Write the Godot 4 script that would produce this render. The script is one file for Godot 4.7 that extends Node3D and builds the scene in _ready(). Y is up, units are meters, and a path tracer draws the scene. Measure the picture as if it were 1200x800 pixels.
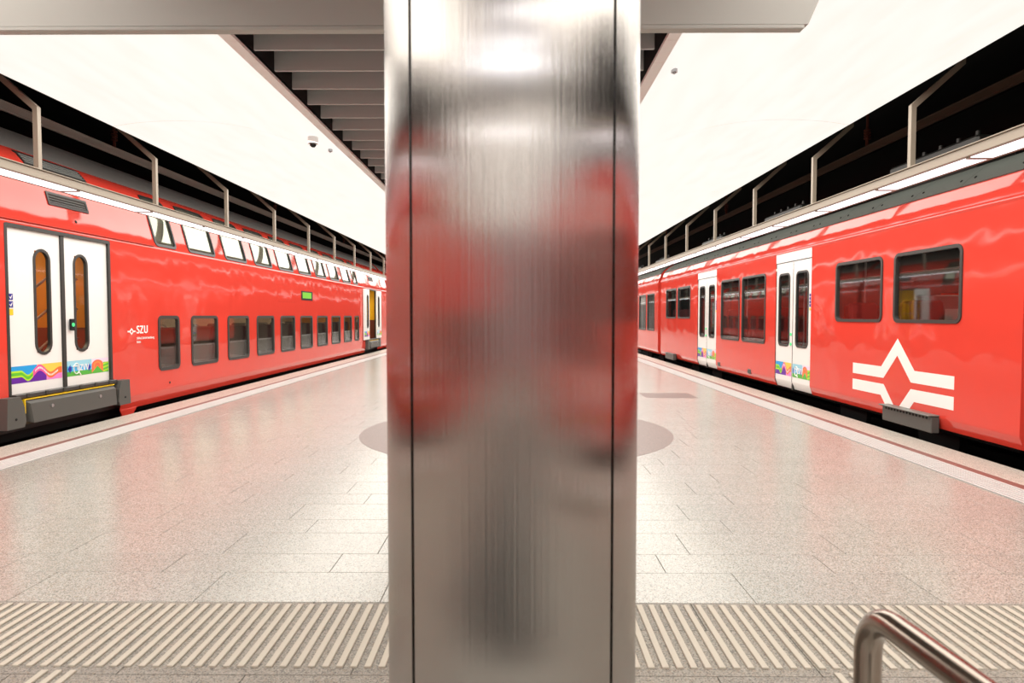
extends Node3D
# Underground platform between two red trains, seen past a brushed steel column.
# World: x to the right, y up, depth d runs away from the camera (z = -d). Platform top is y = 0.

var used := {}
var M := {}
var rng := RandomNumberGenerator.new()

# ------------------------------------------------------------------ mesh builder
class MB:
	var v := PackedVector3Array()
	var n := PackedVector3Array()
	var uv := PackedVector2Array()
	var ix := PackedInt32Array()

	func quad(a: Vector3, b: Vector3, c: Vector3, d: Vector3, hint: Vector3, ua := Vector2(0, 0), ub := Vector2(1, 0), uc := Vector2(1, 1), ud := Vector2(0, 1)) -> void:
		var nn := (c - a).cross(b - a)
		if nn.length() < 1e-12:
			nn = (d - a).cross(c - a)
		nn = nn.normalized()
		var flip := nn.dot(hint) < 0.0
		if flip:
			nn = -nn
		quadn(a, b, c, d, nn, nn, nn, nn, ua, ub, uc, ud)

	func quadn(a: Vector3, b: Vector3, c: Vector3, d: Vector3, na: Vector3, nb: Vector3, nc: Vector3, nd: Vector3, ua := Vector2(0, 0), ub := Vector2(1, 0), uc := Vector2(1, 1), ud := Vector2(0, 1)) -> void:
		var i := v.size()
		v.append_array([a, b, c, d])
		n.append_array([na, nb, nc, nd])
		uv.append_array([ua, ub, uc, ud])
		var g := (c - a).cross(b - a) + (d - a).cross(c - a)
		if g.dot(na + nb + nc + nd) >= 0.0:
			ix.append_array([i, i + 1, i + 2, i, i + 2, i + 3])
		else:
			ix.append_array([i, i + 2, i + 1, i, i + 3, i + 2])

	func tri(a: Vector3, b: Vector3, c: Vector3, hint: Vector3, ua := Vector2(0, 0), ub := Vector2(1, 0), uc := Vector2(1, 1)) -> void:
		var nn := (c - a).cross(b - a).normalized()
		var i := v.size()
		uv.append_array([ua, ub, uc])
		if nn.dot(hint) >= 0.0:
			v.append_array([a, b, c])
		else:
			v.append_array([a, c, b])
			nn = -nn
		n.append_array([nn, nn, nn])
		ix.append_array([i, i + 1, i + 2])

	# chamfered box; ch = 0 gives a plain one
	func box(c: Vector3, s: Vector3, ch := 0.0, basis := Basis()) -> void:
		var h := s / 2.0
		var k := minf(ch, minf(h.x, minf(h.y, h.z)) * 0.9)
		for ax in 3:
			var b := (ax + 1) % 3
			var e := (ax + 2) % 3
			for sg in [-1.0, 1.0]:
				var p := []
				for q in [[-1, -1], [1, -1], [1, 1], [-1, 1]]:
					var w := Vector3()
					w[ax] = sg * h[ax]
					w[b] = q[0] * (h[b] - k)
					w[e] = q[1] * (h[e] - k)
					p.append(c + basis * w)
				var hn := Vector3()
				hn[ax] = sg
				quad(p[0], p[1], p[2], p[3], basis * hn)
			if k > 0.0:
				for sb in [-1.0, 1.0]:
					for se in [-1.0, 1.0]:
						var p2 := []
						for q in [[0, -1], [0, 1], [1, 1], [1, -1]]:
							var w := Vector3()
							w[ax] = q[1] * (h[ax] - k)
							w[b] = sb * (h[b] if q[0] == 0 else h[b] - k)
							w[e] = se * (h[e] - k if q[0] == 0 else h[e])
							p2.append(c + basis * w)
						var hn2 := Vector3()
						hn2[b] = sb
						hn2[e] = se
						quad(p2[0], p2[1], p2[2], p2[3], basis * hn2)
		if k > 0.0:
			for sx in [-1.0, 1.0]:
				for sy in [-1.0, 1.0]:
					for sz in [-1.0, 1.0]:
						var a := c + basis * Vector3(sx * h.x, sy * (h.y - k), sz * (h.z - k))
						var b2 := c + basis * Vector3(sx * (h.x - k), sy * h.y, sz * (h.z - k))
						var c2 := c + basis * Vector3(sx * (h.x - k), sy * (h.y - k), sz * h.z)
						tri(a, b2, c2, basis * Vector3(sx, sy, sz))

	func tube(pts: Array, r: float, sides := 12, closed_ends := true) -> void:
		var m := pts.size()
		var t0: Vector3 = (pts[1] - pts[0]).normalized()
		var up := Vector3(0, 0, 1) if absf(t0.z) < 0.8 else Vector3(1, 0, 0)
		var nx := (up - t0 * up.dot(t0)).normalized()
		var rings := []
		var norms := []
		for i in m:
			var t: Vector3
			if i == 0:
				t = (pts[1] - pts[0]).normalized()
			elif i == m - 1:
				t = (pts[m - 1] - pts[m - 2]).normalized()
			else:
				t = ((pts[i + 1] - pts[i]).normalized() + (pts[i] - pts[i - 1]).normalized()).normalized()
			nx = (nx - t * nx.dot(t)).normalized()
			var ny := t.cross(nx)
			var rg := []
			var nr := []
			for k in sides:
				var a := TAU * k / sides
				var o := nx * cos(a) + ny * sin(a)
				nr.append(o)
				rg.append(pts[i] + o * r)
			rings.append(rg)
			norms.append(nr)
		for i in m - 1:
			for k in sides:
				var k2 := (k + 1) % sides
				quadn(rings[i][k], rings[i][k2], rings[i + 1][k2], rings[i + 1][k], norms[i][k], norms[i][k2], norms[i + 1][k2], norms[i + 1][k])
		if closed_ends:
			for e in [0, m - 1]:
				var hint: Vector3 = (pts[0] - pts[1]) if e == 0 else (pts[m - 1] - pts[m - 2])
				for k in sides:
					tri(pts[e], rings[e][k], rings[e][(k + 1) % sides], hint)

	# flat polygon (list of points in 3-D) with a thickness along t
	func slab(poly: PackedVector2Array, to3: Callable, t: Vector3) -> void:
		var tr := Geometry2D.triangulate_polygon(poly)
		for i in range(0, tr.size(), 3):
			var a: Vector3 = to3.call(poly[tr[i]])
			var b: Vector3 = to3.call(poly[tr[i + 1]])
			var c: Vector3 = to3.call(poly[tr[i + 2]])
			tri(a + t, b + t, c + t, t)
			tri(a, b, c, -t)
		var mid := Vector3()
		for p in poly:
			mid += to3.call(p)
		mid /= poly.size()
		var clockwise := Geometry2D.is_polygon_clockwise(poly)
		for i in poly.size():
			var p0 := poly[i]
			var p1 := poly[(i + 1) % poly.size()]
			var e := p1 - p0
			var o := Vector2(e.y, -e.x) * (-1.0 if clockwise else 1.0)
			var a: Vector3 = to3.call(p0)
			var b: Vector3 = to3.call(p1)
			var hint: Vector3 = to3.call(p0 + o) - a
			quad(a, b, b + t, a + t, hint)

	func mesh() -> ArrayMesh:
		var arr := []
		arr.resize(Mesh.ARRAY_MAX)
		arr[Mesh.ARRAY_VERTEX] = v
		arr[Mesh.ARRAY_NORMAL] = n
		arr[Mesh.ARRAY_TEX_UV] = uv
		arr[Mesh.ARRAY_INDEX] = ix
		var m := ArrayMesh.new()
		m.add_surface_from_arrays(Mesh.PRIMITIVE_TRIANGLES, arr)
		return m

# ------------------------------------------------------------------ the skin of a car: side sign, hull plane, profile
class Hull:
	var s := 1.0
	var x0 := 5.0
	var prof: Array = []   # Vector2(u away from the platform, y), bottom to top
	var norms: Array = []

	func _init(side: float, plane: float, p: Array) -> void:
		s = side
		x0 = plane
		prof = p
		for i in p.size():
			var a: Vector2 = p[maxi(i - 1, 0)]
			var b: Vector2 = p[i]
			var c: Vector2 = p[mini(i + 1, p.size() - 1)]
			var t := Vector2()
			if i > 0:
				t += (b - a).normalized()
			if i < p.size() - 1:
				t += (c - b).normalized()
			t = t.normalized()
			norms.append(Vector2(-t.y, t.x))

	func at(y: float) -> Array:
		for i in prof.size() - 1:
			if y <= prof[i + 1].y or i == prof.size() - 2:
				var f := clampf((y - prof[i].y) / (prof[i + 1].y - prof[i].y), -0.2, 1.2)
				return [lerpf(prof[i].x, prof[i + 1].x, f), norms[i].lerp(norms[i + 1], f).normalized()]
		return [0.0, Vector2(-1, 0)]

	func pos(d: float, y: float, off := 0.0) -> Vector3:
		var a := at(y)
		return Vector3(s * (x0 + a[0] + a[1].x * off), y + a[1].y * off, -d)

	func nrm(y: float) -> Vector3:
		var a := at(y)
		return Vector3(s * a[1].x, a[1].y, 0)

	# reading direction along the train for someone on the platform
	func read() -> float:
		return 1.0 if s < 0 else -1.0

# ------------------------------------------------------------------ naming and tagging
func numbered(called: String) -> String:
	if not used.has(called):
		used[called] = 0
		return called
	used[called] += 1
	return "%s_%03d" % [called, used[called]]

func thing(called: String, label: String, category: String, at := Vector3.ZERO, group := "") -> Node3D:
	var o := Node3D.new()
	o.name = numbered(called)
	add_child(o)
	o.position = at
	o.set_meta("label", label)
	o.set_meta("category", category)
	if group:
		o.set_meta("group", group)
	return o

func setting(called: String, label := "", category := "") -> Node3D:
	var o := Node3D.new()
	o.name = called
	add_child(o)
	o.set_meta("kind", "structure")
	if label:
		o.set_meta("label", label)
	if category:
		o.set_meta("category", category)
	return o

func put(mesh: Mesh, called: String, m: Material, parent: Node3D, at := Vector3.ZERO, label := "") -> MeshInstance3D:
	var o := MeshInstance3D.new()
	o.name = called
	o.mesh = mesh
	o.material_override = m
	o.position = at
	parent.add_child(o, true)
	if label:
		o.set_meta("label", label)
	return o

func lettering(txt: String, cap: float, m: Material, called: String, parent: Node3D, at: Vector3, side: float, squeeze := 1.0, weight := 700) -> MeshInstance3D:
	var f := SystemFont.new()
	f.font_names = PackedStringArray(["Droid Sans"])
	f.font_weight = weight
	var t := TextMesh.new()
	t.font = f
	t.text = txt
	t.font_size = 48
	t.pixel_size = cap / (48.0 * 0.72)
	t.depth = 0.002
	t.curve_step = 2.0
	t.horizontal_alignment = HORIZONTAL_ALIGNMENT_LEFT
	t.vertical_alignment = VERTICAL_ALIGNMENT_BOTTOM
	var o := put(t, called, m, parent, at)
	o.rotation.y = PI / 2 if side < 0 else -PI / 2
	o.scale = Vector3(squeeze, 1, 1)
	return o

# ------------------------------------------------------------------ materials
func mat(col: Color, rough := 0.5, metal := 0.0, spec := 0.5) -> StandardMaterial3D:
	var m := StandardMaterial3D.new()
	m.albedo_color = col
	m.roughness = rough
	m.metallic = metal
	m.metallic_specular = spec
	return m

func noise_tex(freq: float, seed_: int, ramp: Array, offs: Array, size := 512, type := FastNoiseLite.TYPE_SIMPLEX_SMOOTH, octaves := 3, fract := true) -> NoiseTexture2D:
	var nz := FastNoiseLite.new()
	nz.seed = seed_
	nz.frequency = freq
	nz.noise_type = type
	nz.fractal_type = FastNoiseLite.FRACTAL_FBM if fract else FastNoiseLite.FRACTAL_NONE
	nz.fractal_octaves = octaves
	var g := Gradient.new()
	g.offsets = PackedFloat32Array(offs)
	g.colors = PackedColorArray(ramp)
	var t := NoiseTexture2D.new()
	t.width = size
	t.height = size
	t.seamless = true
	t.noise = nz
	t.color_ramp = g
	return t

func granite(tint: Color, seed_: int, rough: float) -> StandardMaterial3D:
	var m := mat(Color.WHITE, rough)
	var im := Image.create(512, 512, false, Image.FORMAT_RGB8)
	var r := RandomNumberGenerator.new()
	r.seed = seed_
	for y in 512:
		for x in 512:
			var k := r.randf()
			var f := 0.93 + 0.14 * r.randf()
			var c := tint * f
			if k < 0.17:
				c = tint * (0.50 + 0.22 * r.randf())
			elif k > 0.90:
				c = tint * (1.12 + 0.12 * r.randf())
			elif k > 0.84:
				c = Color(tint.r * 0.98, tint.g * 0.88, tint.b * 0.80)
			im.set_pixel(x, y, Color(minf(c.r, 1), minf(c.g, 1), minf(c.b, 1)))
	m.albedo_texture = ImageTexture.create_from_image(im)
	m.uv1_triplanar = true
	m.uv1_world_triplanar = true
	m.uv1_scale = Vector3(0.47, 0.47, 0.47)
	return m

func wavy(m: StandardMaterial3D, seed_: int, scale_: float, amount: float, freq := 0.012) -> void:
	var nz := FastNoiseLite.new()
	nz.seed = seed_
	nz.frequency = freq
	nz.fractal_octaves = 2
	var t := NoiseTexture2D.new()
	t.width = 256
	t.height = 256
	t.seamless = true
	t.as_normal_map = true
	t.bump_strength = 4.0
	t.noise = nz
	m.normal_enabled = true
	m.normal_texture = t
	m.normal_scale = amount
	m.uv1_triplanar = true
	m.uv1_world_triplanar = true
	m.uv1_scale = Vector3(scale_, scale_ * 1.1, scale_)

func glow(col: Color, e: float) -> StandardMaterial3D:
	var m := mat(col, 0.6)
	m.emission_enabled = true
	m.emission = col
	m.emission_energy_multiplier = e
	return m

func glass(col: Color, a: float, metal := 0.0, rough := 0.03) -> StandardMaterial3D:
	var m := mat(Color(col.r, col.g, col.b, a), rough, metal)
	m.transparency = BaseMaterial3D.TRANSPARENCY_ALPHA
	return m

func print_tex(w: int, h: int, f: Callable) -> StandardMaterial3D:
	var im := Image.create(w, h, false, Image.FORMAT_RGB8)
	for y in h:
		for x in w:
			im.set_pixel(x, y, f.call((x + 0.5) / w, (y + 0.5) / h))
	var m := mat(Color.WHITE, 0.35)
	m.albedo_texture = ImageTexture.create_from_image(im)
	m.texture_repeat = false
	return m

# the two printed bands on the doors: u along the reading direction, v downwards
func print_wave(u: float, t: float) -> Color:
	var w := 0.46
	if u < 0.2:
		w = 0.46
	elif u < 0.33:
		w = lerpf(0.46, 0.74, smoothstep(0.2, 0.33, u))
	elif u < 0.55:
		w = lerpf(0.74, 0.2, smoothstep(0.33, 0.55, u))
	elif u < 0.77:
		w = lerpf(0.2, 0.72, smoothstep(0.55, 0.77, u))
	else:
		w = lerpf(0.72, 0.46, smoothstep(0.77, 0.95, u))
	var dd := t - w
	if absf(dd) < 0.19:
		if u < 0.42:
			return Color(0.36, 0.75, 0.18) if absf(dd) < 0.09 else Color(0.70, 0.90, 0.16)
		var mark := fmod(u * 46.0, 1.0) > 0.32 and u > 0.46 and u < 0.92
		if absf(dd) < 0.06 and mark:
			return Color(0.98, 0.95, 0.93)
		if u < 0.68:
			return Color(0.97, 0.33, 0.60)
		return Color(0.99, 0.45, 0.22)
	if dd < 0.0:
		return Color(0.08, 0.62, 0.90) if u < 0.5 else Color(0.99, 0.80, 0.32)
	return Color(0.38, 0.08, 0.62) if u < 0.68 else Color(0.93, 0.52, 0.80)

func print_field(u: float, t: float) -> Color:
	var c := Color(0.60, 0.83, 0.90)
	if t > 0.34:
		c = Color(0.26, 0.72, 0.93)
	if t > 0.70:
		c = Color(0.32, 0.70, 0.25)
	if u > 0.58:
		c = Color(0.93, 0.84, 0.92)
		var a := Vector2((u - 0.72) / 0.15, (t - 0.42) / 0.42)
		if absf(u - 0.72) < 0.15 and t > 0.1:
			var rr := Vector2((u - 0.72) / 0.14, minf(t - 0.45, 0.0) / 0.36).length()
			if rr < 1.0:
				c = Color(0.98, 0.42, 0.28) if rr > 0.72 or rr < 0.42 else Color(0.99, 0.56, 0.28)
			if t > 0.5 + absf(u - 0.72) * 3.2:
				c = Color(0.32, 0.72, 0.25)
		if u > 0.86 and t > 0.3:
			c = Color(0.70, 0.88, 0.22) if fmod(t * 4.0 + u * 3.0, 1.0) < 0.5 else Color(0.36, 0.76, 0.25)
	return c

func make_materials() -> void:
	M.tile = [granite(Color(0.640, 0.640, 0.610), 11, 0.23), granite(Color(0.647, 0.647, 0.618), 12, 0.225), granite(Color(0.633, 0.634, 0.605), 13, 0.23)]
	M.tile_rough = [granite(Color(0.54, 0.52, 0.485), 21, 0.6), granite(Color(0.55, 0.53, 0.492), 22, 0.6), granite(Color(0.53, 0.512, 0.48), 23, 0.6)]
	M.joint = mat(Color(0.31, 0.30, 0.285), 0.8)
	M.bar = mat(Color(0.715, 0.69, 0.635), 0.6)
	M.edge = granite(Color(0.77, 0.75, 0.71), 15, 0.3)
	M.groove = mat(Color(0.25, 0.24, 0.235), 0.7)
	M.inlay = granite(Color(0.455, 0.37, 0.34), 16, 0.42)
	M.edge_line = mat(Color(0.50, 0.34, 0.31), 0.4)
	M.rib = mat(Color(0.76, 0.76, 0.75), 0.45)
	M.dark = mat(Color(0.035, 0.035, 0.04), 0.85)
	M.black = mat(Color(0.02, 0.02, 0.02), 0.8)
	M.rubber = mat(Color(0.17, 0.17, 0.16), 0.45)
	M.frame = mat(Color(0.20, 0.20, 0.19), 0.35)
	M.red = mat(Color(0.85, 0.27, 0.22), 0.06, 0.0, 0.55)
	wavy(M.red, 3, 0.40, 0.085)
	M.white = mat(Color(0.925, 0.925, 0.915), 0.22)
	M.print_white = mat(Color(0.95, 0.94, 0.93), 0.3)
	M.roof = mat(Color(0.72, 0.71, 0.70), 0.42, 0.7)
	M.roof_grey = mat(Color(0.40, 0.42, 0.40), 0.4)
	M.step = mat(Color(0.31, 0.31, 0.295), 0.5)
	M.yellow = mat(Color(0.93, 0.78, 0.10), 0.5)
	M.beige = mat(Color(0.56, 0.52, 0.465), 0.5)
	M.slat = mat(Color(0.72, 0.735, 0.735), 0.6)
	M.sign = mat(Color(0.67, 0.67, 0.65), 0.45)
	M.alu = mat(Color(0.70, 0.70, 0.71), 0.35, 0.9)
	M.membrane = glow(Color(1.0, 0.985, 0.96), 1.0)
	M.membrane.emission_texture = noise_tex(0.02, 8, [Color(0.975, 0.968, 0.955), Color(0.99, 0.985, 0.978), Color(1, 1, 1)], [0.0, 0.45, 1.0], 256)
	M.membrane.emission_operator = BaseMaterial3D.EMISSION_OP_MULTIPLY
	M.membrane.albedo_color = Color(0.35, 0.34, 0.32)
	M.frame_panel = mat(Color(0.96, 0.97, 0.97), 0.5)
	M.rear = mat(Color(0.80, 0.80, 0.82), 0.5)
	M.led = glow(Color(0.97, 0.98, 1.0), 1.5)
	M.lamp = glow(Color(0.96, 0.97, 1.0), 8.0)
	M.inner_led = glow(Color(1.0, 0.93, 0.80), 2.0)
	M.window = glass(Color(0.05, 0.055, 0.05), 0.12)
	M.window_upper = glass(Color(0.60, 0.62, 0.55), 0.6, 0.75)
	M.lining = mat(Color(0.66, 0.60, 0.51), 0.6)
	M.lining_dark = mat(Color(0.17, 0.165, 0.17), 0.6)
	M.rail_brown = mat(Color(0.34, 0.27, 0.22), 0.5)
	M.cabinet = mat(Color(0.55, 0.54, 0.55), 0.5)
	M.pale_wall = mat(Color(0.80, 0.79, 0.77), 0.5)
	M.car_floor = mat(Color(0.22, 0.21, 0.21), 0.6)
	M.seat = mat(Color(0.40, 0.37, 0.35), 0.8)
	M.seat_red = mat(Color(0.42, 0.10, 0.11), 0.8)
	M.tan = mat(Color(0.72, 0.47, 0.16), 0.6)
	M.brown = mat(Color(0.42, 0.20, 0.14), 0.6)
	M.rail_steel = mat(Color(0.58, 0.53, 0.49), 0.2, 1.0)
	M.green_light = glow(Color(0.25, 0.75, 0.45), 0.8)
	M.display = glow(Color(0.35, 0.62, 0.08), 0.55)
	M.blue = mat(Color(0.13, 0.16, 0.55), 0.4)
	M.navy = mat(Color(0.08, 0.14, 0.62), 0.4)
	M.wave = print_tex(256, 64, print_wave)
	M.field = print_tex(256, 64, print_field)
	# brushed steel of the column: fine upright grain
	var st := mat(Color(0.665, 0.645, 0.63), 0.19, 1.0)
	st.anisotropy_enabled = true
	st.anisotropy = 0.99
	var im := Image.create(1024, 64, false, Image.FORMAT_RGB8)
	var r := RandomNumberGenerator.new()
	r.seed = 5
	for x in 1024:
		var base := 0.94 + 0.05 * r.randf()
		for y in 64:
			var k := clampf(base + 0.06 * (r.randf() - 0.5), 0, 1)
			im.set_pixel(x, y, Color(k, k, k))
	st.roughness_texture = ImageTexture.create_from_image(im)
	# upright brush lines as relief: each line leans a little to one side or the other
	var nm := Image.create(2048, 4, false, Image.FORMAT_RGB8)
	for x in 2048:
		var lean := clampf(r.randfn(0.0, 0.24), -0.7, 0.7)
		var c := Color(0.5 + 0.5 * sin(lean), 0.5, 0.5 + 0.5 * cos(lean))
		for y in 4:
			nm.set_pixel(x, y, c)
	st.normal_enabled = true
	st.normal_texture = ImageTexture.create_from_image(nm)
	st.normal_scale = 1.0
	st.uv1_scale = Vector3(5.0, 1.0, 1.0)
	M.steel = st

# ------------------------------------------------------------------ hull pieces
func uniq(a: Array) -> Array:
	a.sort()
	var o := []
	for x in a:
		if o.is_empty() or x - o[-1] > 1e-4:
			o.append(x)
	return o

func skin(h: Hull, d0: float, d1: float, y0: float, y1: float, holes: Array, off := 0.0) -> ArrayMesh:
	var ys := [y0, y1]
	for p in h.prof:
		if p.y > y0 and p.y < y1:
			ys.append(p.y)
	var ds := [d0, d1]
	for q in holes:
		ds.append_array([q[0], q[1]])
		for y in [q[2], q[3]]:
			if y > y0 and y < y1:
				ys.append(y)
	ds = uniq(ds)
	ys = uniq(ys)
	var mb := MB.new()
	for i in ds.size() - 1:
		for j in ys.size() - 1:
			var dm: float = (ds[i] + ds[i + 1]) / 2
			var ym: float = (ys[j] + ys[j + 1]) / 2
			var cut := false
			for q in holes:
				if dm > q[0] and dm < q[1] and ym > q[2] and ym < q[3]:
					cut = true
			if cut:
				continue
			var na := h.nrm(ys[j])
			var nb := h.nrm(ys[j + 1])
			mb.quadn(h.pos(ds[i], ys[j], off), h.pos(ds[i + 1], ys[j], off), h.pos(ds[i + 1], ys[j + 1], off), h.pos(ds[i], ys[j + 1], off), na, na, nb, nb)
	return mb.mesh()

func loop_pts(d0: float, d1: float, y0: float, y1: float, r: float) -> Array:
	var o := []
	var c := [[d1 - r, y1 - r, 0.0], [d0 + r, y1 - r, PI / 2], [d0 + r, y0 + r, PI], [d1 - r, y0 + r, PI * 1.5]]
	for k in 4:
		for i in 7:
			var a: float = c[k][2] + PI / 2 * i / 6.0
			o.append(Vector2(c[k][0] + r * cos(a), c[k][1] + r * sin(a)))
		var e0: Vector2 = o[-1]
		var nk: Array = c[(k + 1) % 4]
		var e1 := Vector2(nk[0] + r * cos(nk[2]), nk[1] + r * sin(nk[2]))
		for i in range(1, 6):
			o.append(e0.lerp(e1, i / 6.0))
	return o

func ring(h: Hull, d0: float, d1: float, y0: float, y1: float, r: float, th: float, top: float, low: float, base := 0.0) -> ArrayMesh:
	var a := loop_pts(d0, d1, y0, y1, r)
	var b := loop_pts(d0 + th, d1 - th, y0 + th, y1 - th, maxf(r - th, 0.012))
	var mb := MB.new()
	var mid := h.pos((d0 + d1) / 2, (y0 + y1) / 2)
	for i in a.size():
		var k := (i + 1) % a.size()
		var out := h.nrm(a[i].y)
		var A0 := h.pos(a[i].x, a[i].y, top)
		var A1 := h.pos(a[k].x, a[k].y, top)
		var B0 := h.pos(b[i].x, b[i].y, top)
		var B1 := h.pos(b[k].x, b[k].y, top)
		mb.quad(A0, A1, B1, B0, out)
		mb.quad(A0, A1, h.pos(a[k].x, a[k].y, base), h.pos(a[i].x, a[i].y, base), A0 - mid)
		mb.quad(B0, B1, h.pos(b[k].x, b[k].y, low), h.pos(b[i].x, b[i].y, low), mid - B0)
	return mb.mesh()

func pane(h: Hull, d0: float, d1: float, y0: float, y1: float, off: float) -> ArrayMesh:
	return skin(h, d0, d1, y0, y1, [], off)

# a window: the rubber frame with its pane as a sub-part
func window(car: Node3D, h: Hull, d0: float, d1: float, y0: float, y1: float, r: float, th: float, gm: Material, fm: Material) -> void:
	var w := put(ring(h, d0, d1, y0, y1, r, th, 0.014, -0.04), "window_frame", fm, car)
	put(pane(h, d0 + th * 0.7, d1 - th * 0.7, y0 + th * 0.7, y1 - th * 0.7, -0.012), "pane", gm, w)
	if gm == M.window:
		put(pane(h, d0 + th * 0.7, d1 - th * 0.7, y0 + th * 0.7, y1 - th * 0.7, -0.032), "inner_pane", gm, w)

# a door leaf with window, print band and button
func leaf(car: Node3D, h: Hull, d0: float, d1: float, y0: float, y1: float, w: Array, wr: float, off: float, kind: int, band: Array) -> void:
	var th := 0.036
	var mb := MB.new()
	var hole := [w[0] + 0.03, w[1] - 0.03, w[2] + 0.03, w[3] - 0.03]
	var lf := put(skin(h, d0, d1, y0, y1, [hole], off), "door_leaf", M.white, car)
	var e := MB.new()
	for q in [[d0, d0 + 0.004], [d1 - 0.004, d1]]:
		e.quad(h.pos(q[0], y0, off), h.pos(q[0], y1, off), h.pos(q[0], y1, off - 0.05), h.pos(q[0], y0, off - 0.05), Vector3(0, 0, 1 if q[0] == d0 else -1))
	put(e.mesh(), "leaf_edge", M.white, lf)
	put(ring(h, w[0], w[1], w[2], w[3], wr, th, off + 0.010, off - 0.03, off), "window_frame", M.rubber, lf)
	put(pane(h, w[0] + 0.03, w[1] - 0.03, w[2] + 0.03, w[3] - 0.03, off - 0.012), "pane", M.window, lf)
	# printed band
	var da: float = band[0]
	var db: float = band[1]
	if h.read() < 0:
		da = band[1]
		db = band[0]
	mb = MB.new()
	mb.quad(h.pos(da, band[3], off + 0.002), h.pos(db, band[3], off + 0.002), h.pos(db, band[2], off + 0.002), h.pos(da, band[2], off + 0.002), h.nrm(band[2]))
	put(mb.mesh(), "printed_band", M.wave if kind == 0 else M.field, lf)
	if kind == 1:
		var k: float = h.read()
		var bw: float = band[1] - band[0]
		var ym: float = (band[2] + band[3]) / 2 - 0.006
		var hh: float = (band[3] - band[2])
		lettering("ZVV", hh * 0.40, M.print_white, "lettering", lf, h.pos(da + k * bw * 0.30, ym - hh * 0.30, off + 0.004), h.s, 0.92)
		var lo := MB.new()
		var c := []
		for i in 25:
			var a := TAU * i / 24.0
			c.append(h.pos(da + k * (bw * 0.22 + cos(a) * hh * 0.27), ym + sin(a) * hh * 0.34, off + 0.004))
		lo.tube(c, hh * 0.034, 6, false)
		lo.tube([h.pos(da + k * bw * 0.13, ym + hh * 0.16, off + 0.005), h.pos(da + k * bw * 0.245, ym + hh * 0.16, off + 0.005), h.pos(da + k * bw * 0.245, ym - hh * 0.1, off + 0.005)], hh * 0.04, 6)
		lo.tube([h.pos(da + k * bw * 0.27, ym - hh * 0.25, off + 0.005), h.pos(da + k * bw * 0.31, ym - hh * 0.44, off + 0.005)], hh * 0.045, 6)
		put(lo.mesh(), "emblem", M.print_white, lf)
		for q in [[0.03, -1.0, 0.11], [0.555, 1.0, 0.475]]:
			var ar := MB.new()
			var tip: float = q[0]
			var dirn: float = q[1]
			var tail: float = q[2]
			var nk: float = tip - dirn * 0.055
			var pl := PackedVector2Array([Vector2(tip, 0), Vector2(nk, 0.3), Vector2(nk, 0.14), Vector2(tail, 0.14), Vector2(tail, -0.14), Vector2(nk, -0.14), Vector2(nk, -0.3)])
			ar.slab(pl, func(p: Vector2) -> Vector3: return h.pos(da + k * bw * p.x, ym + hh * p.y, off + 0.0025), h.nrm(ym) * 0.001)
			put(ar.mesh(), "arrow", M.navy, lf)

func seat_mesh() -> ArrayMesh:
	var mb := MB.new()
	mb.box(Vector3(0, 0.43, 0), Vector3(0.44, 0.12, 0.46), 0.03)
	mb.box(Vector3(0, 0.80, 0.25), Vector3(0.44, 0.72, 0.11), 0.035, Basis(Vector3(1, 0, 0), 0.10))
	mb.box(Vector3(0, 0.18, 0.0), Vector3(0.30, 0.38, 0.12), 0.01)
	return mb.mesh()

func wheels(car: Node3D, xc: float, ds: Array) -> void:
	for d in ds:
		var mb := MB.new()
		for s in [-1.0, 1.0]:
			mb.tube([Vector3(xc + s * 0.70, -0.10, -d), Vector3(xc + s * 0.78, -0.10, -d)], 0.43, 24)
		mb.tube([Vector3(xc - 0.75, -0.10, -d), Vector3(xc + 0.75, -0.10, -d)], 0.08, 10)
		put(mb.mesh(), "wheelset", M.black, car)

func roof_mesh(h: Hull, pts: Array, d0: float, d1: float) -> ArrayMesh:
	var mb := MB.new()
	var full := pts.duplicate()
	var ns := []
	for i in full.size():
		var a: Vector2 = full[maxi(i - 1, 0)]
		var b: Vector2 = full[mini(i + 1, full.size() - 1)]
		var t := (b - a).normalized()
		ns.append(Vector3(h.s * -t.y, t.x, 0))
	for i in full.size() - 1:
		var A: Vector2 = full[i]
		var B: Vector2 = full[i + 1]
		mb.quadn(Vector3(h.s * (h.x0 + A.x), A.y, -d0), Vector3(h.s * (h.x0 + A.x), A.y, -d1), Vector3(h.s * (h.x0 + B.x), B.y, -d1), Vector3(h.s * (h.x0 + B.x), B.y, -d0), ns[i], ns[i], ns[i + 1], ns[i + 1])
	return mb.mesh()

func flipped(prof: Array, w: float) -> Array:
	var o := []
	for i in range(prof.size() - 1, -1, -1):
		o.append(Vector2(w - prof[i].x, prof[i].y))
	return o

func car_ends(car: Node3D, h: Hull, outline: Array, d0: float, d1: float) -> void:
	var poly := PackedVector2Array(outline)
	for d in [d0, d1]:
		var mb := MB.new()
		var tr := Geometry2D.triangulate_polygon(poly)
		for i in range(0, tr.size(), 3):
			var q := []
			for k in 3:
				var p := poly[tr[i + k]]
				q.append(Vector3(h.s * (h.x0 + p.x), p.y, -d))
			mb.tri(q[0], q[1], q[2], Vector3(0, 0, 1 if d == d0 else -1))
		put(mb.mesh(), "end_wall", M.red, car)

func gangway(car: Node3D, xc: float, d0: float, d1: float, top: float) -> void:
	var mb := MB.new()
	mb.box(Vector3(xc, (top + 0.25) / 2, -(d0 + d1) / 2), Vector3(2.2, top - 0.25, d1 - d0), 0.05)
	put(mb.mesh(), "gangway_bellows", M.black, car)

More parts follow.
